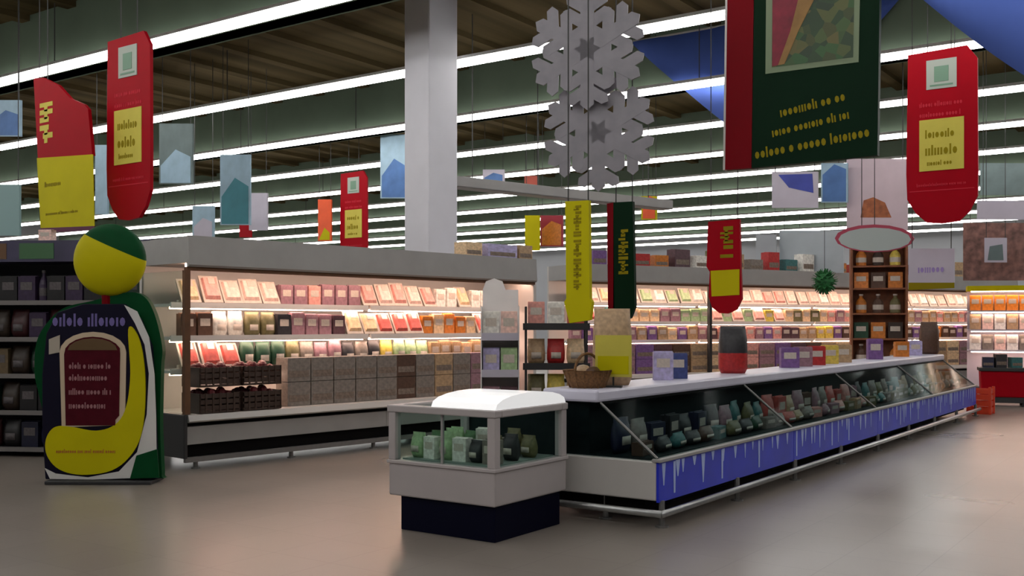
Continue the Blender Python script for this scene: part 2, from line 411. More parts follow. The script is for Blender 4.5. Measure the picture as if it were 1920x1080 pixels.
# run B across the back, three units
B0 = rd(1.1, 17.8); angB = R(35) + math.atan2(0.56, 1.0)
vx = Vector((math.cos(angB), math.sin(angB), 0)); vy = Vector((-math.sin(angB), math.cos(angB), 0))
LB = 3.0; HB = 0.17
def onB(x, y, z): return B0 + vx*x + vy*y + Vector((0,0,z))
for k_, lb in enumerate(('lit refrigerated case across the back, unit behind the dark green hanging sign','lit refrigerated case across the back, unit behind the small red hanging sign','lit refrigerated case across the back, unit behind the brown display tower','lit refrigerated case across the back, rightmost unit beside the orange packets')):
    case_module(lb, LB, B0+vx*LB*k_, angB, hi=HB, right_end=(k_ == 3), mull=(k_ == 0))
U1 = [(1.6,[('tray','palepink'),('tray','white'),('tray','beige')]),(3.2,[('tray','white'),('tray','palegreen')]),(6,[('tray','pink'),('tray','palepink')]),(14,[('tray','palepink'),('tray','white')])]
U2 = [(1.2,[('carton','pink'),('carton','teal'),('tray','meat')]),(2.4,[('carton','mauve'),('carton','beige')]),(3.2,[('carton','palegreen'),('carton','olive')]),(5,[('carton','yellow'),('carton','palegreen'),('tray','pink')]),(6.4,[('carton','olive'),('carton','beige')]),(14,[('carton','mauve'),('carton','pink'),('carton','tan')])]
U3 = [(1.4,[('carton','purple'),('carton','mauve'),('carton','white')]),(3,[('carton','tan'),('carton','beige'),('carton','purple')]),(5,[('carton','mauve'),('carton','pink'),('carton','purple'),('carton','dpurple')]),(6.4,[('carton','yellow'),('carton','tan'),('carton','dpurple')]),(14,[('carton','purple'),('carton','brown'),('carton','amber')])]
fill_run(onB, angB, 4*LB, HB, [(1.66,U1,'top shelf',0.46),(1.32,U2,'middle shelf',0.46),(0.98,U3,'lower shelf',0.46)], 'back refrigerated cases', 1.25)

x = 0.3; i = 0
while x < 4*LB-0.3:                                      # boxes stacked on the bottom deck of the back cases
    col = ['mauve','purple','tan','pink','dpurple','beige','mauve','brown'][(i*3) % 8]
    cn = {'dpurple':'dark purple'}.get(col, col)
    for zz in range(2):
        put('case', col, onB(x, 0.22, 0.556+0.266*zz), angB, '%s box on the bottom deck of the back refrigerated cases, %s layer' % (cn, ('lower','upper')[zz]), '%s boxes on the back case decks, %s layer' % (cn, ('lower','upper')[zz]), (1.3,1,1))
    x += 0.42; i += 1

# ------------------------------------------------------------------ island freezer
IX, IY0, IY1, IW = -3.35, 6.60, 17.6, 1.45
t = thing('island_freezer', 'long low glass-sided island freezer with blue front panel', 'freezer', (IX, IY0, 0), R(90))
# local x runs along the island (world +Y), local y runs world -X (front face at y = 0)
LI = IY1-IY0
mb = MB(); mb.box(0.0,LI,0.02,IW-0.02,0.19,0.47); mb.build('body', OFFWH, t, bevel=0.01)
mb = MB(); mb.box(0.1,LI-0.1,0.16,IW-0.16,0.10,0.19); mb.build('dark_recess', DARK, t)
seg = LI/4
frost_rng = random.Random(5)
for k_ in range(4):
    mb = MB(); mb.box(k_*seg+0.004,(k_+1)*seg-0.004,0.0,0.02,0.18,0.465); po = mb.build('blue_panel', PANELBL, t)
    mb = MB(); xx = k_*seg+0.05
    while xx < (k_+1)*seg-0.12:                        # icicle shaped marks hanging from the upper edge
        w = frost_rng.uniform(0.03,0.075); h = frost_rng.choice([0.07,0.1,0.16,0.22,0.12])
        mb.prism([(xx,0.455),(xx+w,0.455),(xx+w*0.6,0.455-h),(xx+w*0.4,0.455-h)],-0.0025,0.0)
        xx += w+frost_rng.uniform(0.02,0.2)
    for bx_ in (0.12, 0.9, 1.7):
        x_ = k_*seg+bx_+frost_rng.uniform(-0.08,0.2); mb.prism([(x_,0.45),(x_+0.035,0.45),(x_+0.03,0.22),(x_+0.005,0.22)],-0.003,0.0)
    mb.build('icicle_pattern', FROST, po)
mb = MB(); mb.box(-0.01,LI+0.01,-0.02,0.05,0.465,0.49); mb.build('front_trim', GREY, t, bevel=0.005)
mb = MB(); mb.tube((-0.05,-0.05,0.11),(LI+0.05,-0.05,0.11),0.026,10); mb.tube((-0.05,-0.05,0.11),(-0.05,IW+0.03,0.11),0.026,10); mb.build('bumper_rail', STEEL, t, smooth=True)
for k_ in range(9):
    xx = 0.05+k_*(LI-0.1)/8
    mb = MB(); mb.tube((xx,0.0,0),(xx,0.0,0.19),0.022,8); mb.tube((xx,0.0,0),(xx,0.0,0.012),0.05,10); mb.tube((xx,0.0,0.11),(xx,-0.05,0.11),0.014,8); mb.build('foot', MGREY, t)
for yy in (0.5, 1.1):
    mb = MB(); mb.tube((0.12,yy,0),(0.12,yy,0.19),0.022,8); mb.tube((0.12,yy,0),(0.12,yy,0.012),0.05,10); mb.build('foot', MGREY, t)
mb = MB(); mb.box(0.05,LI-0.05,0.09,IW-0.09,0.47,0.485); mb.box(0.05,LI-0.05,0.60,0.85,0.485,0.87); mb.build('dark_liner', LINER, t)
mb = MB(); mb.prism([(0.03,0.49),(0.50,0.87),(0.50,0.882),(0.018,0.49)],0.0,LI,'x'); mb.build('front_glass', DGLASS, t)
mb = MB(); mb.prism([(IW-0.03,0.49),(IW-0.50,0.87),(IW-0.50,0.882),(IW-0.018,0.49)],0.0,LI,'x'); mb.build('rear_glass', DGLASS, t)
for xe in (0.0, LI-0.012):
    mb = MB(); mb.prism([(0.04,0.485),(IW-0.04,0.485),(IW-0.50,0.868),(0.50,0.868)],xe,xe+0.012,'x'); mb.build('end_glass', DGLASS, t)
for k_ in range(5):
    xx = min(max(k_*seg,0.02),LI-0.02)
    for sgn in (0,1):
        a = (xx,0.022,0.49) if not sgn else (xx,IW-0.022,0.49); b = (xx,0.51,0.885) if not sgn else (xx,IW-0.51,0.885)
        mb = MB(); mb.tube(a,b,0.012,6); mb.build('glass_strut', MGREY, t)
mb = MB(); mb.box(-0.03,LI+0.03,0.48,IW-0.48,0.872,0.965); mb.build('top_shelf', mat('pale_lilac_enamel',(206,204,222),0.35,noise=0.04,nscale=4), t, bevel=0.02)
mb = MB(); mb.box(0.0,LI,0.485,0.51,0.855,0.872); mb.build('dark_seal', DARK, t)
def onI(x, y, z): return Vector((IX-y, IY0+x, z))
cols = ['charcoal','olive','teal','dgreen','grey','navy','brown','charcoal','mauve','charcoal']
for row in range(2):
    x = 0.2
    while x < LI-0.25:
        u = x/LI
        if 0.28 < u < 0.55: col = random.choice(['mauve','tan','meat','grey','olive','brown','pink'])
        elif u >= 0.55: col = random.choice(['olive','teal','grey','dgreen','charcoal','tan'])
        else: col = random.choice(cols)
        y = 0.22+0.20*row
        kind = random.choice(['pouch','carton','pouch'])
        pos = onI(x, y+random.uniform(-0.015,0.015), 0.487)
        cn = {'dgreen':'dark green','meat':'red'}.get(col, col)
        put(kind, col, pos, R(90)+R(random.uniform(-9,9)), '%s frozen %s, %s row inside the island freezer' % (cn, 'bag' if kind=='pouch' else 'carton', ('front','rear')[row]), '%s frozen %ss in the island, %s row' % (cn, 'bag' if kind=='pouch' else 'carton', ('front','rear')[row]), (1.25,0.9,[0.5,1.0][row]*random.uniform(0.85,1.1)))
        x += 0.27
# goods standing on its top shelf
t2 = 0.966
def shelf_x(px, y=0.72):               # where along the shelf a sight line crosses it
    r = (px-CX)/F; X = IX-y
    k_ = X/(r*C35-S35); return (r*S35+C35)*k_-IY0
WICK = mat('wicker_brown', (112,78,44), 0.8, noise=0.4, nscale=60)
t = thing('wicker_basket', 'brown wicker basket of loaves on the near end of the island freezer', 'basket', onI(0.22,0.72,t2), R(90))
mb = MB(); mb.lathe([(0.13,0),(0.16,0.05),(0.18,0.13),(0.19,0.135),(0.175,0.13),(0.15,0.06),(0.12,0.02)],16)
for a in range(16):
    ca, sa = math.cos(a*math.pi/8), math.sin(a*math.pi/8); mb.tube((0.133*ca,0.133*sa,0.0),(0.186*ca,0.186*sa,0.132),0.007,5)
mb.build('bowl', WICK, t)
mb = MB()
for a in range(12):
    a0, a1 = math.pi*a/12, math.pi*(a+1)/12
    mb.tube((0.18*math.cos(a0),0,0.13+0.13*math.sin(a0)),(0.18*math.cos(a1),0,0.13+0.13*math.sin(a1)),0.011,6)
mb.build('handle', WICK, t)
for j,(a,b,c_) in enumerate(((-0.06,0.02,0.1),(0.05,-0.05,0.1),(0.02,0.07,0.1))):
    mb = MB(); mb.ball((0,0,0),0.10,0.05,0.05,10,6)
    o = mb.build('bread_loaf', G['tan'] if j != 1 else G['brown'], None, smooth=True, loc=onI(0.22+a*0.6,0.72+b*0.6,t2+0.10+0.012*j), rotz=R(30+60*j))
    tag(o, 'loaf in the brown wicker basket, %s' % ('pale one at the left','dark one at the front','pale one at the back')[j], 'bread', 'loaves in the basket')
def shelf_put(kind, col, px, label, group=None, s=(1,1,1), rot=35, y=0.72):
    return put(kind, col, onI(shelf_x(px,y), y, t2), R(rot), label, group, s)
shelf_put('sack','tan',1148,'tan paper sack standing on the island freezer behind the yellow card', s=(0.85,0.8,1.05))
shelf_put('carton','lav',1243,'lavender carton on the island freezer right of the yellow card', s=(1.0,0.8,1.1))
shelf_put('carton','blue',1270,'blue carton beside the lavender carton on the island freezer', s=(1.0,0.8,1.0))
o = shelf_put('sack','charcoal',1374,'charcoal grey sack with red base on the island freezer', s=(0.75,0.8,0.80))
o.data = o.data.copy(); o.data.materials.append(G['red'])
for p in o.data.polygons:
    if p.center.z < 0.2: p.material_index = 2
for px, col in ((1480,'purple'),(1505,'mauve'),(1530,'red'),(1555,'yellow'),(1580,'tan'),(1640,'purple'),(1690,'amber'),(1715,'lav')):
    shelf_put('carton',col,px,'%s carton on the far half of the island freezer top shelf' % ({'lav':'lavender'}.get(col,col) if px != 1640 else 'taller purple'), None, (1.2,0.9,1.25 if px==1640 else 1.0))
shelf_put('sack','brown',1742,'brown sack at the far end of the island freezer top shelf', s=(0.8,0.9,0.9))
# yellow card on the shelf
t = thing('price_card', 'yellow card on a small foot on the island freezer shelf', 'card', onI(shelf_x(1150,0.56),0.56,t2), R(20))
mb = MB(); mb.box(-0.07,0.07,-0.03,0.03,0,0.012); mb.tube((0,0,0.01),(0,0,0.08),0.008,6); mb.build('foot', CHAR, t)
mb = MB(); mb.box(-0.14,0.14,-0.006,0.006,0.08,0.40); mb.build('card', PYEL, t)
mb = MB(); mb.box(-0.12,0.12,-0.009,-0.006,0.10,0.24); mb.build('yellow_patch', YEL, t)

# ------------------------------------------------------------------ small square freezer in front
SX, SY, SW, SD = -3.99, 5.50, 0.93, 0.89
t = thing('chest_freezer', 'small square white chest freezer with glass windows and dark blue plinth', 'freezer', (SX-SW, SY, 0), 0)
mb = MB(); mb.box(0.09,SW-0.02,0.03,SD-0.06,0,0.24); mb.build('plinth', NAVY, t, bevel=0.004)
mb = MB(); mb.box(0,SW,0,SD,0.24,0.475); mb.build('body', FZWHITE, t, bevel=0.012)
mb = MB(); mb.box(-0.012,SW+0.012,-0.012,SD+0.012,0.468,0.492); mb.build('window_sill', FZWHITE, t, bevel=0.004)
for px_, py_ in ((0.03,0.03),(SW-0.03,0.03),(SW-0.03,SD-0.03),(0.03,SD-0.03)):
    mb = MB(); mb.box(px_-0.032,px_+0.032,py_-0.032,py_+0.032,0.492,0.83); mb.build('corner_post', FZWHITE, t, bevel=0.006)
mb = MB(); mb.box(SW*0.50-0.008,SW*0.50+0.008,0.02,0.04,0.492,0.83); mb.build('mullion', GREY, t)
mb = MB(); mb.box(0.06,SW-0.06,0.026,0.032,0.492,0.83); mb.build('front_glass', GLASS, t)
mb = MB(); mb.box(SW-0.032,SW-0.026,0.06,SD-0.06,0.492,0.83); mb.build('side_glass', GLASS, t)
mb = MB(); mb.box(0.026,0.032,0.06,SD-0.06,0.492,0.83); mb.build('side_glass', GLASS, t)
mb = MB(); mb.box(0.06,SW-0.06,SD-0.03,SD-0.01,0.492,0.83); mb.build('back_panel', LINER, t)
mb = MB()
for b in ((-0.01,SW+0.01,-0.01,0.07),(-0.01,SW+0.01,SD-0.07,SD+0.01),(-0.01,0.07,0.07,SD-0.07),(SW-0.07,SW+0.01,0.07,SD-0.07)): mb.box(*b,0.83,0.88)
mb.build('top_frame', FZWHITE, t, bevel=0.008)
mb = MB(); mb.box(0.07,0.40,0.07,SD-0.07,0.855,0.863); mb.build('lid_glass', GLASS, t)
LIDM = mat('glowing_white_lid', (244,244,246), 0.18)
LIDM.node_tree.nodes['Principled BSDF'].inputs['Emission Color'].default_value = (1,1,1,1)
LIDM.node_tree.nodes['Principled BSDF'].inputs['Emission Strength'].default_value = 0.45  # added glow stands in for the bright highlight; the lid holds no lamp
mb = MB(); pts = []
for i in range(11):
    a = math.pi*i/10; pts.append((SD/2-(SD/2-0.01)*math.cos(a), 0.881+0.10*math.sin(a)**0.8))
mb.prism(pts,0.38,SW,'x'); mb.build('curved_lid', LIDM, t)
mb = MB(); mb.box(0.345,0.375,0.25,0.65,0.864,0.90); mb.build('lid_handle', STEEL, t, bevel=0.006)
mb = MB(); mb.box(0.07,SW-0.07,0.07,SD-0.07,0.476,0.50); mb.build('basket_floor', mat('frosted_liner',(120,132,126),0.6), t)
fr = random.Random(11)
cc = [['palegreen','white','palegreen','white','charcoal','grey'],['green','palegreen','grey','white','olive','charcoal'],['palegreen','green','white','grey','olive','olive']]
for a in range(6):
    for b in range(3):
        col = cc[b][a]
        put('pouch' if col in ('palegreen','green','olive','charcoal') else 'carton', col, (SX-SW+0.14+a*0.13, SY+0.17+b*0.22, 0.5), R(fr.uniform(-12,12)), '%s frozen pack in the chest freezer, %s row, %s from the left' % ({'palegreen':'pale green'}.get(col,col), ('front','middle','back')[b], ('first','second','third','fourth','fifth','sixth')[a]), 'frozen packs in the chest freezer', (0.66,0.9,fr.uniform(0.55,0.85)))

# ------------------------------------------------------------------ hanging signs
sign_rng = random.Random(21)
def strokes(mb, x0, x1, z0, z1, y, dens=1.0, vertical=False):
    """print too far away to read: rows of small bars and round dots"""
    h = (x1-x0) if vertical else (z1-z0)
    L = (z1-z0) if vertical else (x1-x0)
    def bar(a, b, c, d):                       # a..b along the line, c..d across it (0 = foot of the line)
        if vertical: mb.box(x0+c,x0+d,y-0.003,y,z1-b,z1-a)
        else: mb.box(x0+a,x0+b,y-0.003,y,z0+c,z0+d)
    u = 0.0; n = 0
    while u < L-h*0.3:
        if vertical:
            w = h*sign_rng.uniform(0.14,0.3); c0 = h*sign_rng.choice((0,0,0.25)); bar(u,u+w,c0,h*sign_rng.choice((1,1,0.7)))
            if sign_rng.random() < 0.5: bar(u+w,u+w+h*0.2,h*0.35,h*0.6)
        elif sign_rng.random() < 0.45:
            w = h*0.16; bar(u,u+w,0,h*(1.0 if sign_rng.random() < 0.3 else 0.7))
        else:
            w = h*0.42; r = w/2; cu, cv = u+r, h*0.36
            pts = [(cu+r*math.cos(k*math.pi/4), cv+h*0.34*math.sin(k*math.pi/4)) for k in range(8)]
            if vertical: mb.prism([(x0+q, z1-p) for p, q in pts],y-0.003,y)
            else: mb.prism([(x0+p, z0+q) for p, q in pts],y-0.003,y)
        n += 1; u += w+h*(0.12 if n % sign_rng.choice((5,6,7)) else 0.4)
def cords(t, xs, z0, wz):
    for x_ in xs:
        mb = MB(); mb.tube((x_,0,z0),(x_,0,ROOF-0.10-wz),0.006,6); mb.build('cord', CORD, t)
def red_tongue(label, px, ptop, d, group='tall red hanging signs', W=0.79, H=2.03):
    p = P(px, ptop, d); base = Vector((p.x, p.y, p.z-H))
    t = thing('hanging_sign', label, 'sign', base, 0, group)
    w = W/2
    pts = [(-w*0.97,0.30),(-w*0.72,0.13),(-w*0.42,0.02),(0,0.0),(w*0.5,0.02),(w*0.78,0.13),(w*0.99,0.30),(w,0.6),(w*0.98,H-0.16),(w*0.7,H),(-w*0.95,H-0.02),(-w,0.6)]
    mb = MB(); mb.prism(pts,-0.02,0.02); mb.build('panel', RED, t)
    mb = MB(); mb.box(-w*0.42,w*0.42,-0.028,-0.02,H-0.46,H-0.12); e = mb.build('emblem', mat('emblem_pale',(160,168,158),0.6), t)
    mb = MB(); mb.box(-w*0.2,w*0.2,-0.032,-0.028,H-0.38,H-0.2); mb.box(-w*0.32,w*0.32,-0.031,-0.028,H-0.43,H-0.41); mb.build('emblem_mark', mat('emblem_green',(104,138,116),0.6), e)
    mb = MB(); strokes(mb,-w*0.62,w*0.62,H-0.66,H-0.60,-0.02); strokes(mb,-w*0.62,w*0.62,H-0.78,H-0.72,-0.02); mb.build('lettering', LRED, t)
    mb = MB(); mb.box(-w*0.62,w*0.62,-0.027,-0.02,0.62,1.22); y_ = mb.build('yellow_price_panel', PYEL, t)
    mb = MB(); strokes(mb,-w*0.45,w*0.4,1.0,1.10,-0.027); strokes(mb,-w*0.45,w*0.45,0.80,0.92,-0.027); strokes(mb,-w*0.4,w*0.3,0.68,0.74,-0.027); mb.build('lettering', OCHRE, y_)
    mb = MB(); strokes(mb,-w*0.7,w*0.7,0.44,0.48,-0.02); mb.box(-w*0.9,w*0.9,-0.022,-0.02,0.385,0.395); mb.build('lower_lettering', LRED, t)
    cords(t, (-w*0.4,w*0.35), H-0.05, base.z)
    return t
red_tongue('tall red hanging sign with yellow panel at the left, above the display stand', 243, 66, 11.3)
red_tongue('tall red hanging sign with yellow panel at the far right', 1766, 92, 12.0)
red_tongue('small distant red sign with yellow panel hanging left of the column', 664, 322, 22.0)

def poly_sign(name, label, cat, pts_px, Y0, material, th=0.02, cordsx=True, group=None):
    W = [PY(a, b, Y0) for a, b in pts_px]
    cx = sum(p.x for p in W)/len(W); zb = min(p.z for p in W); zt = max(p.z for p in W)
    t = thing(name, label, cat, (cx, Y0, zb), 0, group)
    pts = [(p.x-cx, p.z-zb) for p in W]
    mb = MB(); mb.prism(pts,-th,th); mb.build('panel', material, t)
    def loc(a, b):
        p = PY(a, b, Y0); return (p.x-cx, p.z-zb)
    if cordsx:
        top = sorted(pts, key=lambda q: -q[1])[:2]
        xs = sorted(q[0] for q in top); w = (max(q[0] for q in pts)-min(q[0] for q in pts))
        if zb+zt*0 < ROOF-0.2:
            for x_, z_ in sorted(top)[:2]:
                x2 = x_*0.85; mb = MB(); mb.tube((x2,0,z_-0.04),(x2,0,ROOF-0.10-zb),0.006,6); mb.build('cord', CORD, t)
    return t, loc
def add_part(t, name, pts, y, material, th=0.004):
    mb = MB(); mb.prism(pts, y-th, y); return mb.build(name, material, t)

# red and yellow sign at the left edge
t, l = poly_sign('hanging_sign','red curved sign with yellow square lower half at the left edge','sign',
    [(66,148),(84,146),(112,160),(135,185),(160,196),(168,205),(176,292),(74,298)],6.6,RED)
add_part(t,'yellow_panel',[l(73,297),l(178,290),l(181,424),l(80,428)],-0.02,YEL,0.006)
add_part(t,'yellow_panel_edge',[l(80,428),l(181,424),l(181,432),l(80,437)],-0.02,mat('plum_band',(88,24,60),0.6),0.006)
mb = MB(); a = l(78,285); b = l(102,190); strokes(mb,a[0],b[0],a[1],b[1],-0.02,vertical=True); mb.build('lettering', PYEL, t)
mb = MB(); a = l(88,352); b = l(118,338); strokes(mb,a[0],b[0],a[1],b[1],-0.026); a = l(90,405); b = l(150,392); strokes(mb,a[0],b[0],a[1],b[1],-0.026); mb.build('dark_lettering', OCHRE, t)

# green book-shaped poster
YG = 8.8
t, l = poly_sign('hanging_poster','large dark green hanging poster with red spine and framed picture','poster',
    [(1412,316),(1647,292),(1652,-70),(1418,-110)],YG,DGREEN,0.03)
add_part(t,'red_spine',[l(1362,319),l(1411,316),l(1417,-110),l(1368,-118)],0.03,DRED,0.062)
add_part(t,'pale_edge',[l(1358,320),l(1362,319),l(1368,-118),l(1364,-119)],0.03,OFFWH,0.06)
add_part(t,'picture_frame',[l(1438,140),l(1612,118),l(1616,-80),l(1440,-105)],-0.03,mat('pale_frame',(128,142,116),0.6,spec=0.1),0.006)
def art_mat():
    m = bpy.data.materials.new('picture_print'); m.use_nodes = True
    nt = m.node_tree; b = nt.nodes['Principled BSDF']; L = nt.links.new
    tc = nt.nodes.new('ShaderNodeTexCoord'); n = nt.nodes.new('ShaderNodeTexVoronoi'); n.inputs['Scale'].default_value = 11
    r = nt.nodes.new('ShaderNodeValToRGB'); e = r.color_ramp.elements
    e[0].color = (0.01,0.03,0.01,1); e[1].color = (0.10,0.09,0.02,1); e[1].position = 0.9
    for p_, c_ in ((0.3,(0.015,0.05,0.012,1)),(0.5,(0.05,0.06,0.012,1)),(0.7,(0.02,0.09,0.02,1))):
        q = e.new(p_); q.color = c_
    sp = nt.nodes.new('ShaderNodeSeparateColor')
    L(tc.outputs['Object'], n.inputs['Vector']); L(n.outputs['Color'], sp.inputs[0]); L(sp.outputs[0], r.inputs['Fac']); L(r.outputs['Color'], b.inputs['Base Color'])
    return m
pic = add_part(t,'picture',[l(1450,128),l(1602,109),l(1605,-75),l(1452,-98)],-0.036,art_mat(),0.003)
add_part(pic,'red_area',[l(1451,126),l(1462,124),l(1485,60),l(1500,0),l(1520,-60),l(1520,-86),l(1452,-97)],-0.039,mat('picture_red',(120,22,44),0.6,noise=0.3,nscale=8),0.002)
add_part(pic,'tan_band',[l(1462,124),l(1474,122),l(1500,60),l(1530,0),l(1560,-60),l(1520,-60),l(1500,0),l(1485,60)],-0.039,mat('picture_tan',(140,104,52),0.6,noise=0.2,nscale=8),0.003)
for (x0,y0,x1,y1,h) in ((1465,212,1588,180,24),(1450,250,1604,212,22),(1418,290,1636,246,26)):
    mb = MB(); p0, p1 = Vector(l(x0,y0)), Vector(l(x1,y1)); ln = (p1-p0).length; hh = h*8.9/F*0.8
    strokes(mb,0,ln,-hh/2,hh/2,0); ang = math.atan2(p1.y-p0.y,p1.x-p0.x)
    o = mb.build('lettering', OCHRE, t); o.location = (p0.x,-0.03,p0.y); o.rotation_euler = (0,-ang,0)

# blue cloth pennants under the roof
def pennant(label, x0, x1, ytop, ylow, Y0):
    n = 24; a = PY(x0,ytop,Y0); b = PY(x1,ytop,Y0); zl = PY((x0+x1)/2,ylow,Y0).z
    cx = (a.x+b.x)/2; zt = max(a.z,b.z)
    zt = min(zt, ROOF-0.16); w = (b.x-a.x)/2
    t = thing('ceiling_pennant', label, 'banner', (cx,Y0,zt), 0, 'blue cloth pennants')
    mb = MB(); top = []; low = []
    for i in range(n+1):
        u = -1+2*i/n; yy = 0.03*math.sin(u*9)
        top.append(mb.bm.verts.new((u*w, yy, 0))); low.append(mb.bm.verts.new((u*w, yy*1.2, -(zt-zl)*(1-abs(u)**1.15)-0.02)))
    for i in range(n): mb._f([top[i],top[i+1],low[i+1],low[i]])
    o = mb.build('cloth', BLUEB, t, smooth=True); s_ = o.modifiers.new('solid','SOLIDIFY'); s_.thickness = 0.006
    mb = MB(); mb.tube((-w,0,0.01),(w,0,0.01),0.018,8); mb.build('rod', GREY, t)
    for x_ in (-w*0.8, w*0.8):
        mb = MB(); mb.tube((x_,0,0.01),(x_,0,ROOF-0.09-zt),0.006,6); mb.build('cord', CORD, t)
pennant('blue cloth pennant under the roof behind the dark green poster', 1185, 1690, 40, 262, 15.10)
pennant('blue cloth pennant hanging in the top right corner of the view', 1700, 2330, -30, 172, 9.6)

# snowflakes
FLAKE = mat('frosted_flake', (132,128,136), 0.5, noise=0.12, nscale=6)
def snowflake(label, px, py, d, rad, rot):
    c = P(px, py, d)
    t = thing('hanging_snowflake', label, 'ornament', (c.x,c.y,c.z-rad), R(20), 'large hanging snowflakes')
    mb = MB()
    def bar(x0,z0,x1,z1,w,th):
        p, q = Vector((x0,z0)), Vector((x1,z1)); v = (q-p).normalized(); nrm = Vector((-v.y,v.x))*w/2
        mb.prism([tuple(p+nrm),tuple(q+nrm),tuple(q+v*w*0.4),tuple(q-nrm),tuple(p-nrm)],-th,th)
    for k_ in range(6):
        a = R(rot+60*k_); ca, sa = math.cos(a), math.sin(a)
        def q(r_, off): return (r_*math.cos(a+off)), (rad + r_*math.sin(a+off))
        bar(0,rad,*q(rad*0.97,0),rad*0.24,0.010)
        for rr_, ll, ww in ((0.42,0.42,0.20),(0.70,0.36,0.20)):
            x0, z0 = rr_*rad*ca, rad+rr_*rad*sa
            for sg in (-1,1):
                b = a+sg*R(58); bar(x0,z0,x0+ll*rad*math.cos(b),z0+ll*rad*math.sin(b),rad*ww,0.008+0.001*sg)
        # hexagon web between arms
        a2 = R(rot+60*(k_+1))
        for rr_ in (0.36,):
            bar(rr_*rad*ca,rad+rr_*rad*sa,rr_*rad*math.cos(a2),rad+rr_*rad*math.sin(a2),rad*0.22,0.0085)
    mb.build('flake', FLAKE, t)
    return t, c
sf1, c1 = snowflake('upper of two large grey snowflakes hanging right of the column', 1101, 92, 9.0, 0.50, 90)
sf2, c2 = snowflake('lower of two large grey snowflakes hanging right of the column', 1122, 248, 9.05, 0.49, 90)
mb = MB(); mb.tube((0,0,0.95),(0,0,ROOF-0.10-(c1.z-0.50)),0.006,6); mb.build('cord', CORD, sf1)
mb = MB(); mb.tube((0,0,0.94),(0,0,1.12),0.006,6); mb.build('cord', CORD, sf2)

# yellow, green and red signs over the island
t, l = poly_sign('hanging_sign','tall narrow yellow hanging sign over the near end of the island freezer','sign',
    [(1062,378),(1106,376),(1108,560),(1112,566),(1108,600),(1070,606),(1060,566),(1064,560)],7.35,YEL)
mb = MB(); a = l(1078,545); b = l(1092,385); strokes(mb,a[0],b[0],a[1],b[1],-0.02,vertical=True); mb.build('lettering', OCHRE, t)
t, l = poly_sign('hanging_sign','narrow dark green hanging sign with red left edge and round foot','sign',
    [(1152,380),(1188,378),(1192,575),(1184,596),(1168,604),(1152,596)],8.0,DGREEN)
add_part(t,'red_edge',[l(1140,382),l(1152,380),l(1154,596),l(1142,586)],0.02,DRED,0.04)
mb = MB(); a = l(1162,520); b = l(1180,430); strokes(mb,a[0],b[0],a[1],b[1],-0.02,vertical=True); mb.build('lettering', OCHRE, t)
t, l = poly_sign('hanging_sign','small red hanging sign with round foot and yellow square above the island freezer','sign',
    [(1329,416),(1388,411),(1390,505),(1392,560),(1382,580),(1366,588),(1350,587),(1336,576),(1330,556),(1332,510),(1326,500)],10.6,RED)
add_part(t,'yellow_square',[l(1334,508),l(1388,505),l(1388,553),l(1336,556)],-0.02,YEL,0.005)
mb = MB(); a = l(1352,496); b = l(1376,424); strokes(mb,a[0],b[0],a[1],b[1],-0.02,vertical=True); mb.build('lettering', OCHRE, t)

# distant banners
def banner(label, x0, x1, y0, y1, Y0, m1, m2=None, group=None, name='hanging_banner', split=0.5, cat='banner'):
    t, l = poly_sign(name, label, cat, [(x0,y1),(x1,y1),(x1,y0),(x0,y0)], Y0, m1, 0.015, True, group)
    if m2:
        ym = y0+(y1-y0)*split
        add_part(t,'lower_print',[l(x0+3,y1-2),l(x1-3,y1-2),l(x1-3,ym),l((x0+x1)/2,ym-(y1-y0)*0.12),l(x0+3,ym+(y1-y0)*0.15)],-0.015,m2,0.004)
    return t, l
PALE = mat('pale_lilac_board', (186,180,194), 0.6, noise=0.06, nscale=3)
PINKB = mat('pale_pink_board', (196,178,186), 0.6, noise=0.06, nscale=3)
BLUEP = mat('blue_print', (58,70,160), 0.6, noise=0.2, nscale=4)
SKYP = mat('sky_print', (70,110,166), 0.6, noise=0.2, nscale=4)
ORNG = mat('orange_print', (226,84,34), 0.6, noise=0.1, nscale=4)
GTEAL = mat('dull_teal_board', (96,112,112), 0.6, noise=0.15, nscale=4)
banner('pale blue banner with teal lower half over the left refrigerated case', 414,470,290,422,11.5,PALEBL,TEAL,split=0.45)
banner('pale blue banner hanging against the left side of the column', 714,766,252,372,15.8,PALEBL,SKYP,split=0.5)
banner('dull teal and grey banner right of the tall red sign at the left', 300,362,232,345,10.0,GTEAL,PALEBL,split=0.55)
banner('narrow pale banner between the two red signs at the left', 180,203,272,402,9.3,PALEBL)
banner('small blue picture banner at the left edge of the view', -14,40,188,256,7.6,PALEBL,SKYP,split=0.4)
banner('pale teal banner low at the left edge of the view', -10,38,346,442,7.5,mat('pale_teal',(120,150,150),0.6))
banner('lilac banner beside the teal banner over the left case', 468,502,362,432,13.0,PALE)
banner('small pale banner low between the red sign and the teal banner', 362,402,386,446,12.0,PALEBL,PALE)
banner('narrow orange sign with yellow foot left of the small red sign', 597,622,374,452,15.9,ORNG,YEL,split=0.8,name='hanging_sign',cat='sign')
banner('tiny dark red sign just above the left case canopy', 450,472,402,445,13.6,RED,None,name='hanging_sign',cat='sign')
banner('small blue and white banner right of the column', 906,946,318,352,19.5,PALE,SKYP,split=0.3)
banner('small coral sign left of the snowflakes', 984,1008,330,354,21.0,mat('coral',(226,110,92),0.6),name='hanging_sign',cat='sign')
t, l = banner('white board with blue wedge below the dark green poster', 1448,1534,322,390,13.5,PALE)
add_part(t,'blue_wedge',[l(1480,352),l(1526,362),l(1524,326),l(1460,328)],-0.015,BLUEP,0.004)
banner('blue picture board right of the wedge board', 1540,1590,306,380,15.8,PALEBL,SKYP,split=0.15)
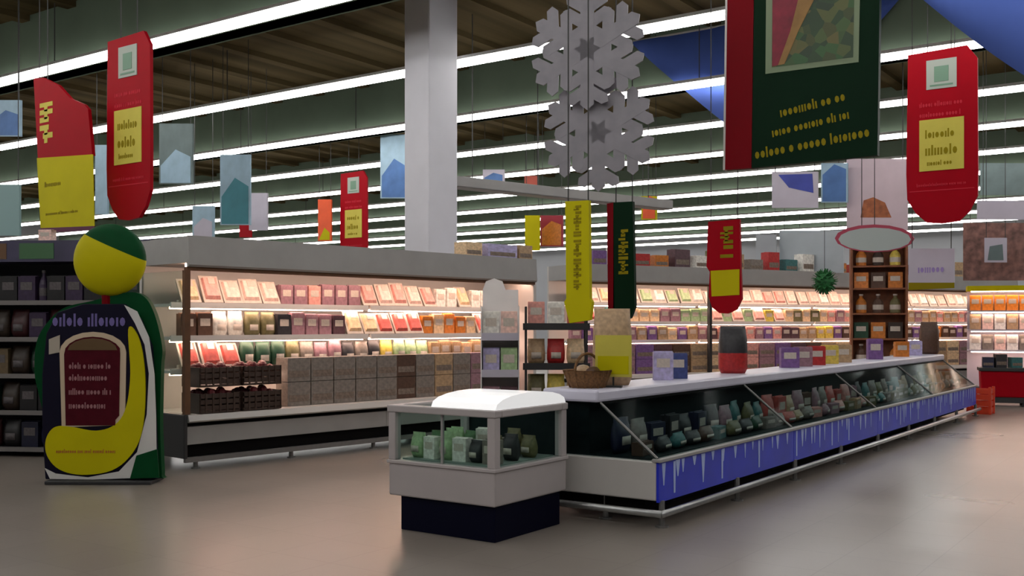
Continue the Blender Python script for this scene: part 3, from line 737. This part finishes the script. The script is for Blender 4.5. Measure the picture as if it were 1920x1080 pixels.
t, l = banner('large pale pink board between the dark green poster and the right red sign', 1588,1702,298,432,16.0,PINKB)
add_part(t,'food_picture',[l(1614,408),l(1672,408),l(1660,380),l(1638,370),l(1620,376)],-0.015,mat('food_print',(150,84,46),0.6,noise=0.4,nscale=12),0.004)
t, l = poly_sign('oval_sign','wide grey oval sign with red outline above the brown display tower','sign',
    [(1640+74*math.cos(q*math.pi/8), 447+26*math.sin(q*math.pi/8)) for q in range(16)],14.5,mat('red_rim',(170,60,84),0.6),0.02)
add_part(t,'grey_face',[l(1641+68*math.cos(q*math.pi/8), 449+22*math.sin(q*math.pi/8)) for q in range(16)],-0.02,mat('grey_face',(170,182,180),0.6),0.005)
t, l = banner('white price board hanging right of the brown display tower', 1704,1790,466,530,13.3,PALE,name='hanging_sign',cat='sign')
add_part(t,'yellow_foot',[l(1704,544),l(1790,540),l(1790,530),l(1704,530)],-0.01,OCHRE,0.005)
mb = MB(); a = l(1722,512); b = l(1772,496); strokes(mb,a[0],b[0],a[1],b[1],-0.015); mb.build('lettering', mat('lilac_ink',(150,130,190),0.6), t)
banner('white fascia board at the right edge of the view', 1832,1990,376,412,16.5,PALE)
banner('dark picture banner at the upper right edge', 1838,1990,306,366,22.0,GTEAL,None)
banner('yellow and orange sign right of the narrow dark green sign', 1203,1232,368,412,17.2,YEL,ORNG,split=0.1,name='hanging_sign',cat='sign')
banner('small yellow triangular sign left of the narrow yellow sign', 985,1012,404,470,16.3,YEL,name='hanging_sign',cat='sign')
banner('small crimson and gold sign left of the narrow yellow sign', 1014,1056,404,462,16.6,mat('crimson',(150,30,50),0.6),G['amber'],split=0.3,name='hanging_sign',cat='sign')
banner('grey board over the back case right of the small red sign', 1462,1582,432,512,20.8,mat('cool_grey_board',(160,168,174),0.6,noise=0.05,nscale=3))
banner('grey board left of the hanging green wreath, narrower', 1418,1456,440,506,20.6,mat('cool_grey_board2',(150,154,160),0.6,noise=0.05,nscale=3))

# suspended tray running from the column
pa, pb = P(838,366,15.4), P(1250,360,18.5)
t = thing('suspended_tray','long grey suspended tray running right from the column','cable tray',(pa+pb)/2+Vector((0,0,-0.1)), math.atan2(pb.y-pa.y,pb.x-pa.x))
ln = (pb-pa).length
mb = MB(); mb.box(-ln/2,ln/2,-0.14,0.14,0,0.02); mb.box(-ln/2,ln/2,-0.14,-0.125,0,0.16); mb.box(-ln/2,ln/2,0.125,0.14,0,0.16); mb.build('tray', GREY, t, bevel=0.004)
for q in (-0.4,-0.13,0.13,0.4):
    mb = MB(); mb.tube((ln*q,0,0.018),(ln*q,0,ROOF-0.10-t.location.z),0.009,6); mb.build('hanger', CORD, t)

# green wreath ball
c = P(1546,528,16.2)
t = thing('hanging_wreath','round dark green leafy wreath ball hanging above the back cases','ornament',(c.x,c.y,c.z-0.16))
mb = MB(); rw = random.Random(9)
for i in range(140):
    v = Vector((rw.gauss(0,1),rw.gauss(0,1),rw.gauss(0,1))).normalized()
    M = Matrix.Translation(Vector((0,0,0.16))+v*0.15) @ v.to_track_quat('Z','Y').to_matrix().to_4x4()
    mb.box(-0.03,0.03,-0.004,0.004,-0.02,0.06,M,0.3)
mb.ball((0,0,0.16),0.15,0.15,0.15,10,8); mb.build('foliage', mat('wreath_green',(34,104,52),0.7,noise=0.3,nscale=20), t)
mb = MB(); mb.tube((0,0,0.27),(0,0,ROOF-0.10-(c.z-0.16)),0.005,6); mb.build('cord', CORD, t)

# ------------------------------------------------------------------ display stand at the left
DS = 9.44; K = F/DS
sp = rd((190-CX)/F*DS, DS)
t = thing('display_stand','tall navy, white and yellow display stand with plain round topper at the left','display stand', sp, R(35))
def soft(pts, n=5):
    out = []; m = len(pts)
    for i in range(m):
        p0, p1, p2, p3 = (Vector(pts[(i+k)%m]) for k in (-1,0,1,2))
        for j in range(n):
            u = j/n
            v = 0.5*((2*p1)+(p2-p0)*u+(2*p0-5*p1+4*p2-p3)*u*u+(3*p1-p0-3*p2+p3)*u**3)
            out.append((v.x, max(0.036, v.y)))
    return out
def q(px,py): return ((px-190)/K, max(0.0,(905-py)/K))
mb = MB(); mb.box(-0.46,0.50,-0.14,0.22,0,0.035); mb.build('base_plate', CHAR, t, bevel=0.008)
mb = MB(); mb.prism(soft([q(*p) for p in ((84,898),(82,800),(70,740),(62,700),(66,640),(90,600),(120,576),(170,564),(236,548),(268,556),(288,590),(302,650),(300,690),(298,790),(300,860),(301,893),(296,898),(190,899),(92,898),(85,893),(84,870))]),0.03,0.12); mb.build('green_backing', GREEN, t, bevel=0.02)
mb = MB(); mb.prism([q(*p) for p in ((90,897),(84,800),(84,700),(92,625),(112,586),(160,570),(235,570),(265,598),(286,650),(292,760),(297,897))],-0.06,0.03); mb.build('board', mat('board_navy',(20,18,36),0.6,spec=0.1), t, bevel=0.01)
mb = MB(); mb.prism([q(*p) for p in ((238,572),(262,584),(284,632),(294,700),(297,780),(298,860),(292,893),(180,897),(100,896),(90,876),(110,886),(170,893),(228,882),(262,846),(280,776),(284,700),(276,646),(258,606))],-0.068,-0.06); mb.build('white_swoosh', WHITE, t)
mb = MB(); mb.prism(soft([q(*p) for p in ((246,618),(260,622),(273,662),(278,730),(272,805),(252,850),(215,880),(160,888),(118,878),(95,852),(93,822),(108,800),(135,798),(185,806),(222,794),(242,762),(250,700))]),-0.076,-0.06); mb.build('yellow_swoosh', YEL, t)
mb = MB(); mb.prism([q(*p) for p in ((262,852),(300,840),(304,893),(250,895))],-0.085,-0.069); mb.build('green_corner', GREEN, t)
arch = [(122,800),(118,660)] + [(180-62*math.cos(math.pi*i/10), 660-38*math.sin(math.pi*i/10)) for i in range(1,10)] + [(242,660),(240,780),(225,796)]
mb = MB(); mb.prism([q(*p) for p in arch],-0.072,-0.06); mb.build('cream_frame', mat('cream_frame',(196,176,150),0.5), t)
arch2 = [(130,796),(127,664)] + [(180-53*math.cos(math.pi*i/10), 662-31*math.sin(math.pi*i/10)) for i in range(1,10)] + [(231,664),(229,778),(222,786),(222,796)]
mb = MB(); mb.prism([q(*p) for p in arch2],-0.078,-0.072); mp_ = mb.build('menu_panel', mat('menu_maroon',(72,14,26),0.6,spec=0.08,noise=0.15,nscale=12), t)
mb = MB(); mb.prism([q(*p) for p in [(134,656)]+[(180-46*math.cos(math.pi*i/8), 656-22*math.sin(math.pi*i/8)) for i in range(1,8)]+[(226,656)]],-0.082,-0.078); mb.build('brown_arch', mat('menu_brown',(90,66,34),0.5), mp_)
mb = MB()
for py_ in (684,706,732,758): 
    a = q(136,py_+7); b = q(222,py_-5); strokes(mb,a[0],b[0]-sign_rng.uniform(0,0.12),a[1],b[1],-0.078)
mb.build('lettering', mat('menu_ink',(150,104,108),0.5), mp_)
mb = MB(); a = q(104,612); b = q(238,588); strokes(mb,a[0],b[0],a[1],b[1],-0.06); mb.build('heading_lettering', mat('heading_ink',(104,92,150),0.5), t)
mb = MB(); a = q(112,852); b = q(224,836); strokes(mb,a[0],b[0],a[1]+0.02,b[1]-0.02,-0.076); mb.build('script_lettering', mat('script_ink',(170,104,24),0.5), t)
mb = MB(); mb.prism([q(*p) for p in ((98,664),(98,636),(118,628),(118,660))],-0.07,-0.06); mb.build('cream_tab', mat('cream_tab',(170,160,146),0.5), t)
# plain two-tone round topper on a short post
mb = MB(); mb.tube((0.03,0.06,1.62),(0.03,0.06,1.78),0.05,10); mb.build('topper_post', DRED, t)
cz = (905-487)/K
mb = MB(); mb.ball((0,0,0),0.33,0.16,0.335,36,24); bo = mb.build('round_topper', [YEL, GREEN], t, smooth=True, loc=(0.06,0.05,cz)); bo.rotation_euler = (0,R(24),0)
for p in bo.data.polygons:
    if p.center.z > 0.11: p.material_index = 1

# ------------------------------------------------------------------ shelving at the far left
gp = rd((95-CX)/F*11.2, 11.2)
GW = 2.3; gz = R(28)
t = thing('shelving_unit','dark loaded shelving unit at the left edge behind the display stand','shelving', gp, gz)
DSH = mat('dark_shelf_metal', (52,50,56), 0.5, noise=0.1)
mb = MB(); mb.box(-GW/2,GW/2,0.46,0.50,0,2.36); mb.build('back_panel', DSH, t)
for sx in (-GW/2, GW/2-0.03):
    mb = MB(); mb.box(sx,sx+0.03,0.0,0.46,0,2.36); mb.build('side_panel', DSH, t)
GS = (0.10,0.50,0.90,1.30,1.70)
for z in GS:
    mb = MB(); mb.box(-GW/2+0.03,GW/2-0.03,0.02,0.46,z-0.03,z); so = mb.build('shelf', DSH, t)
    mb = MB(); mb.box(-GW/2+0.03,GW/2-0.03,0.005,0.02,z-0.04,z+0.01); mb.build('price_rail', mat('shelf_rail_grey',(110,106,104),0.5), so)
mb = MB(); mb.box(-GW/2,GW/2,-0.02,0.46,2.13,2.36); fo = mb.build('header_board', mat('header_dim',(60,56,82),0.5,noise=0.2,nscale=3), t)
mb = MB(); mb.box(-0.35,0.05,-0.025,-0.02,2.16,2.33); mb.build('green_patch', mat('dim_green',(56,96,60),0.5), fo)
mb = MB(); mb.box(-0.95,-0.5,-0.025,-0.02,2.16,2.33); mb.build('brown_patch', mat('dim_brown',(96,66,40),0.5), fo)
gux = Vector((math.cos(gz), math.sin(gz),0)); guy = Vector((-math.sin(gz), math.cos(gz),0))
gr = random.Random(17)
pal = [['xshade_navy','xshade_purple','xshade_red','xshade_blue','xshade_black'],['xshade_green','xshade_blue','xshade_black','xshade_brown','xshade_green'],['xshade_green','xshade_green','xshade_tan','xshade_red','xshade_brown'],['xshade_black','xshade_blue','xshade_red','xshade_purple','xshade_brown'],['xshade_navy','xshade_blue','xshade_black','xshade_green','xshade_purple']]
XN = dict(xshade_navy='navy',xshade_purple='dark purple',xshade_red='shaded red',xshade_blue='shaded blue',xshade_green='dark green',xshade_brown='dark brown',xshade_black='black',xshade_tan='tan')
nmz = ('bottom','second','third','fourth','top')
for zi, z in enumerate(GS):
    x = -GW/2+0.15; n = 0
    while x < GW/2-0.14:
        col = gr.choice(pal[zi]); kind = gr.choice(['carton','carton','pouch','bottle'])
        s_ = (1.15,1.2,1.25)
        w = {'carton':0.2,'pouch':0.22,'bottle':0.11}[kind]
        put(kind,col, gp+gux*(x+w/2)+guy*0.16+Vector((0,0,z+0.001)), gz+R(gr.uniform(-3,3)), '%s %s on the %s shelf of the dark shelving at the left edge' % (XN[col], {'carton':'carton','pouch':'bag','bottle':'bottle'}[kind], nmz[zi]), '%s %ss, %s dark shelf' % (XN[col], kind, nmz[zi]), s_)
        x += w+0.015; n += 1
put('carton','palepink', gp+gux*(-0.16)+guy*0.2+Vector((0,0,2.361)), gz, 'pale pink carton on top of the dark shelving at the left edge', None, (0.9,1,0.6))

# ------------------------------------------------------------------ promotional stacks between the cases
dp = rd((938-CX)/F*9.7, 9.7)
t = thing('cardboard_display','white cardboard floor display behind the small chest freezer','display stand', dp, R(35))
CARDW = mat('white_card', (232,226,224), 0.6, noise=0.05, nscale=5)
mb = MB(); mb.box(-0.17,0.17,0.17,0.19,0,1.78); mb.prism([(-0.17,1.78),(0.05,1.78),(0.02,1.86),(-0.06,1.89),(-0.14,1.86)],0.17,0.19); mb.build('back_board', CARDW, t)
for sx in (-0.18,0.17):
    mb = MB(); mb.box(sx,sx+0.01,-0.16,0.17,0,1.62); mb.build('side_board', CARDW, t)
for i, z in enumerate((0.25,0.62,0.98,1.32)):
    mb = MB(); mb.box(-0.17,0.17,-0.16,0.17,z-0.015,z); so = mb.build('tray', CARDW, t)
    mb = MB(); mb.box(-0.17,0.17,-0.168,-0.16,z-0.02,z+0.05); mb.build('tray_lip', PALE, so)
R35x = Vector((C35,S35,0)); R35y = Vector((-S35,C35,0))
for i, z in enumerate((0.25,0.62,0.98,1.32)):
    for j in (-1,1):
        col = [['brown','purple'],['mauve','dpurple'],['lav','palegreen'],['white','palepink']][i][0 if j<0 else 1]
        put('carton',col, dp+R35x*(0.083*j)+R35y*(-0.05)+Vector((0,0,z+0.001)), R(35), '%s carton on the %s tray of the white cardboard display' % ({'lav':'lavender','palegreen':'pale green','palepink':'pale pink','dpurple':'dark purple'}.get(col,col), ('lowest','second','third','top')[i]), None, (0.9,1,1.1))
put('carton','white', dp+R35x*0.02+R35y*0.02+Vector((0,0,1.575)), R(35), 'white carton lying on top of the cartons of the cardboard display', None, (0.7,0.8,0.8)) if False else None
ep = rd((1042-CX)/F*10.0, 10.0)
t = thing('wire_rack','dark metal rack of packets and loaves behind the chest freezer','rack', ep, R(35))
for sx in (-0.30,0.28):
    for sy in (-0.15,0.13):
        mb = MB(); mb.box(sx,sx+0.02,sy,sy+0.02,0,1.62); mb.build('post', CHAR, t)
for z in (0.3,0.72,1.06,1.44):
    mb = MB(); mb.box(-0.31,0.31,-0.16,0.16,z-0.035,z); mb.box(-0.32,0.32,-0.175,-0.16,z-0.045,z+0.02); mb.build('shelf', CHAR, t)
for zi, (z, cs, kd) in enumerate(((0.3,['brown','tan','brown'],'carton'),(0.72,['olive','yellow','tan'],'pouch'),(1.06,['tan','red','beige'],'pouch'),(1.44,['pink','white','meat'],'carton'))):
    for j in range(3):
        put(kd, cs[j], ep+R35x*(-0.19+0.19*j)+R35y*(-0.02)+Vector((0,0,z+0.001)), R(35), '%s %s on the %s shelf of the dark rack%s' % ({'meat':'red'}.get(cs[j],cs[j]), 'bag' if kd=='pouch' else 'carton', ('lowest','second','third','top')[zi], '' if cs.count(cs[j])==1 else (', left one' if j==0 else ', right one')), None, (0.95,1.1,1.0))

# ------------------------------------------------------------------ goods on top of the cases
for i,(px,col,s_) in enumerate(((878,'beige',(1.0,1,0.75)),(932,'lav',(1.9,1,0.75)),(975,'tan',(0.9,1,0.8)))):
    r = (px-CX)/F; y = 0.35
    base = A0+uy*y                           # intersect the sight line with the line of the case top
    b_r = base.x*C35+base.y*S35; b_d = -base.x*S35+base.y*C35
    u_r = ux.x*C35+ux.y*S35; u_d = -ux.x*S35+ux.y*C35
    k_ = (r*b_d-b_r)/(u_r-r*u_d)
    put('case',col, base+ux*k_+Vector((0,0,2.331)), angA, '%s box on top of the left refrigerated case, right of the column' % {'lav':'wide lavender'}.get(col,col), None, s_)
tb = random.Random(4)
for i in range(25):
    col = (['brown','grey','dpurple','tan','grey','brown'] if i > 18 else ['lav','purple','white','red','amber','dpurple','white','olive','tan','grey','red','teal','white','brown','amber','meat','beige','white','lav'])[i-19 if i > 18 else i]
    put('case',col, onB(0.25+i*0.46, 0.4, 2.50), angB+R(tb.uniform(-8,8)), '%s box on top of the back refrigerated cases, %s from the left' % ({'lav':'lavender','dpurple':'dark purple','meat':'dull red'}.get(col,col), ['first','second','third','fourth','fifth','sixth','seventh','eighth','ninth','tenth','eleventh','twelfth','thirteenth','fourteenth','fifteenth','sixteenth','seventeenth','eighteenth','nineteenth','twentieth','twenty-first','twenty-second','twenty-third','twenty-fourth','twenty-fifth'][i]), 'boxes on top of the back cases', (tb.uniform(0.9,1.4),1,tb.uniform(0.7,1.5)))

# ------------------------------------------------------------------ right side: brown tower and end shelving
bp = rd((1646-CX)/F*18.6, 18.6)
t = thing('display_tower','brown wooden display tower with amber goods at the right','display stand', bp, R(20))
WOOD = mat('brown_wood', (132,78,48), 0.6, noise=0.25, nscale=8)
mb = MB(); mb.box(-0.45,0.45,0.14,0.20,0,2.9); mb.build('back_board', WOOD, t)
for sx in (-0.48,0.45):
    mb = MB(); mb.box(sx,sx+0.04,-0.2,0.2,0,2.9); mb.build('side_board', WOOD, t)
for z in (0.3,0.75,1.2,1.65,2.1,2.5): 
    mb = MB(); mb.box(-0.44,0.45,-0.2,0.14,z-0.03,z); mb.build('shelf', WOOD, t)
mb = MB(); mb.box(-0.49,0.50,-0.22,0.21,2.9,2.96); mb.build('cap', WOOD, t)
bx, by = Vector((math.cos(R(20)),math.sin(R(20)),0)), Vector((-math.sin(R(20)),math.cos(R(20)),0))
for zi, z in enumerate((0.75,1.2,1.65,2.1,2.5)):
    for j in range(3):
        col = [['brown','tan','amber'],['dgreen','amber','dbrown'],['amber','brown','olive'],['orange','brown','amber'],['amber','dbrown','yellow']][zi][j]
        put('carton' if zi%2 else 'bottle',col, bp+bx*(-0.29+0.29*j)+by*(-0.04)+Vector((0,0,z+0.001)), R(20), '%s %s on the %s shelf of the brown display tower' % ({'dgreen':'dark green','dbrown':'dark brown'}.get(col,col),'carton' if zi%2 else 'bottle',('second','third','fourth','fifth','top')[zi]), None, (1.45 if zi%2 else 2.2,1.0 if zi%2 else 1.6,1.25))
fp = rd((1905-CX)/F*20.0, 20.0)
t = thing('shelving_unit','end shelving with bright orange packets at the right edge','shelving', fp, R(15))
fx, fy = Vector((math.cos(R(15)),math.sin(R(15)),0)), Vector((-math.sin(R(15)),math.cos(R(15)),0))
mb = MB(); mb.box(-0.85,1.0,0.3,0.34,0.2,2.2); mb.build('back_panel', PALE, t)
mb = MB(); mb.box(-0.85,1.0,-0.14,0.34,0.1,0.22); mb.build('base', CHAR, t)
for fx_ in (-0.75,0.9):
    mb = MB(); mb.box(fx_-0.05,fx_+0.05,-0.1,0.3,0.0,0.1); mb.build('foot', CHAR, t)
for z in (0.95,1.35,1.72):
    mb = MB(); mb.box(-0.85,1.0,-0.1,0.3,z-0.03,z); so = mb.build('shelf', PALE, t)
    mb = MB(); mb.box(-0.8,0.95,-0.06,-0.02,z-0.05,z-0.032); mb.build('shelf_lamp', WARM, so)
mb = MB(); mb.box(-0.87,1.02,-0.14,0.34,2.1,2.2); ho = mb.build('header_board', YEL, t)
mb = MB(); mb.box(-0.8,0.95,-0.06,0.0,2.08,2.098); mb.build('header_lamp', WARM, ho)
for zi, z in enumerate((0.95,1.35,1.72)):
    for j in range(8):
        col = [['white','grey','palepink'],['tan','palepink','white'],['bright','bright','bright']][zi][j%3]
        put('carton',col, fp+fx*(-0.72+0.22*j)+fy*0.05+Vector((0,0,z+0.001)), R(15), '%s carton on the %s shelf of the right end shelving' % ({'bright':'bright orange','palepink':'pale pink'}.get(col,col), ('lower','middle','upper')[zi]), '%s cartons, %s shelf at the right edge' % (col,('lower','middle','upper')[zi]), (1.15,1,1.3))
banner('brown and grey picture board above the orange packets at the right edge', 1806,1990,418,526,19.2,mat('brown_board',(120,84,76),0.6,noise=0.5,nscale=9),None)
t, l = banner('small grey card in front of the brown picture board at the right edge', 1846,1888,446,492,18.7,PALE)
add_part(t,'grey_print',[l(1852,488),l(1882,488),l(1880,458),l(1856,462)],-0.015,GTEAL,0.004)
banner('narrow pale board behind the oval sign', 1600,1700,440,452,17.6,PALE)
# red bin in front of it and the orange stand at the island's end
rp_ = rd((1880-CX)/F*18.4, 18.4)
t = thing('bargain_bin','red-fronted bin standing on the floor at the right edge','bin', rp_, R(15))
mb = MB(); mb.box(-0.36,0.40,-0.22,0.22,0.16,0.62,taper=1.04); mb.build('red_tub', RED, t, bevel=0.02)
mb = MB(); mb.box(-0.40,0.44,-0.26,0.26,0.62,0.68); mb.box(-0.34,0.38,-0.2,0.2,0.06,0.16); mb.build('dark_rim', CHAR, t, bevel=0.008)
for sx in (-0.28,0.32):
    for sy in (-0.16,0.16):
        mb = MB(); mb.tube((sx,sy,0),(sx,sy,0.07),0.03,8); mb.build('foot', CHAR, t)
for j,(a,col) in enumerate(((-0.24,'navy'),(-0.04,'charcoal'),(0.2,'teal'))):
    put('case',col, rp_+fx*a+fy*0.0+Vector((0,0,0.681)), R(15+8*j), '%s box on the red-fronted bin' % col, None, (0.62,0.9,0.7+0.2*(j==1)))
op = rd((1822-CX)/F*16.75, 16.75)
t = thing('display_crate','small orange-red crate on the floor at the far end of the island freezer','crate', op+Vector((0.12,0.08,0)), R(0))
ORG = mat('orange_red_plastic', (214,62,24), 0.5, noise=0.08, nscale=5)
mb = MB(); mb.box(-0.16,0.16,-0.14,0.14,0.0,0.03)
for z in (0.03,0.13,0.23,0.33):
    mb.box(-0.17,0.17,-0.15,-0.135,z,z+0.075); mb.box(-0.17,0.17,0.135,0.15,z,z+0.075); mb.box(-0.17,-0.155,-0.135,0.135,z,z+0.075); mb.box(0.155,0.17,-0.135,0.135,z,z+0.075)
mb.build('slatted_body', ORG, t)
for sx in (-0.165,0.165):
    for sy in (-0.145,0.145):
        mb = MB(); mb.box(sx-0.02,sx+0.02,sy-0.02,sy+0.02,0,0.44); mb.build('corner_post', ORG, t)

# ------------------------------------------------------------------ light and camera
w = bpy.data.worlds.new('hall_air'); scn.world = w; w.use_nodes = True
w.node_tree.nodes['Background'].inputs[0].default_value = (0.9,0.95,1.0,1); w.node_tree.nodes['Background'].inputs[1].default_value = 0.06
cam = bpy.data.cameras.new('camera'); co = bpy.data.objects.new('camera', cam); C.objects.link(co)
co.location = (0,0,EYE); co.rotation_euler = (R(90),0,TH)
cam.sensor_width = 36.0; cam.lens = 36.0*F/1920.0; cam.shift_y = (HOR-540.0)/1920.0; cam.clip_end = 200
scn.camera = co
scn.view_settings.view_transform = 'Standard'; scn.view_settings.look = 'None'
for o in list(C.objects):
    if 'fresh' in o: bpy.data.objects.remove(o)
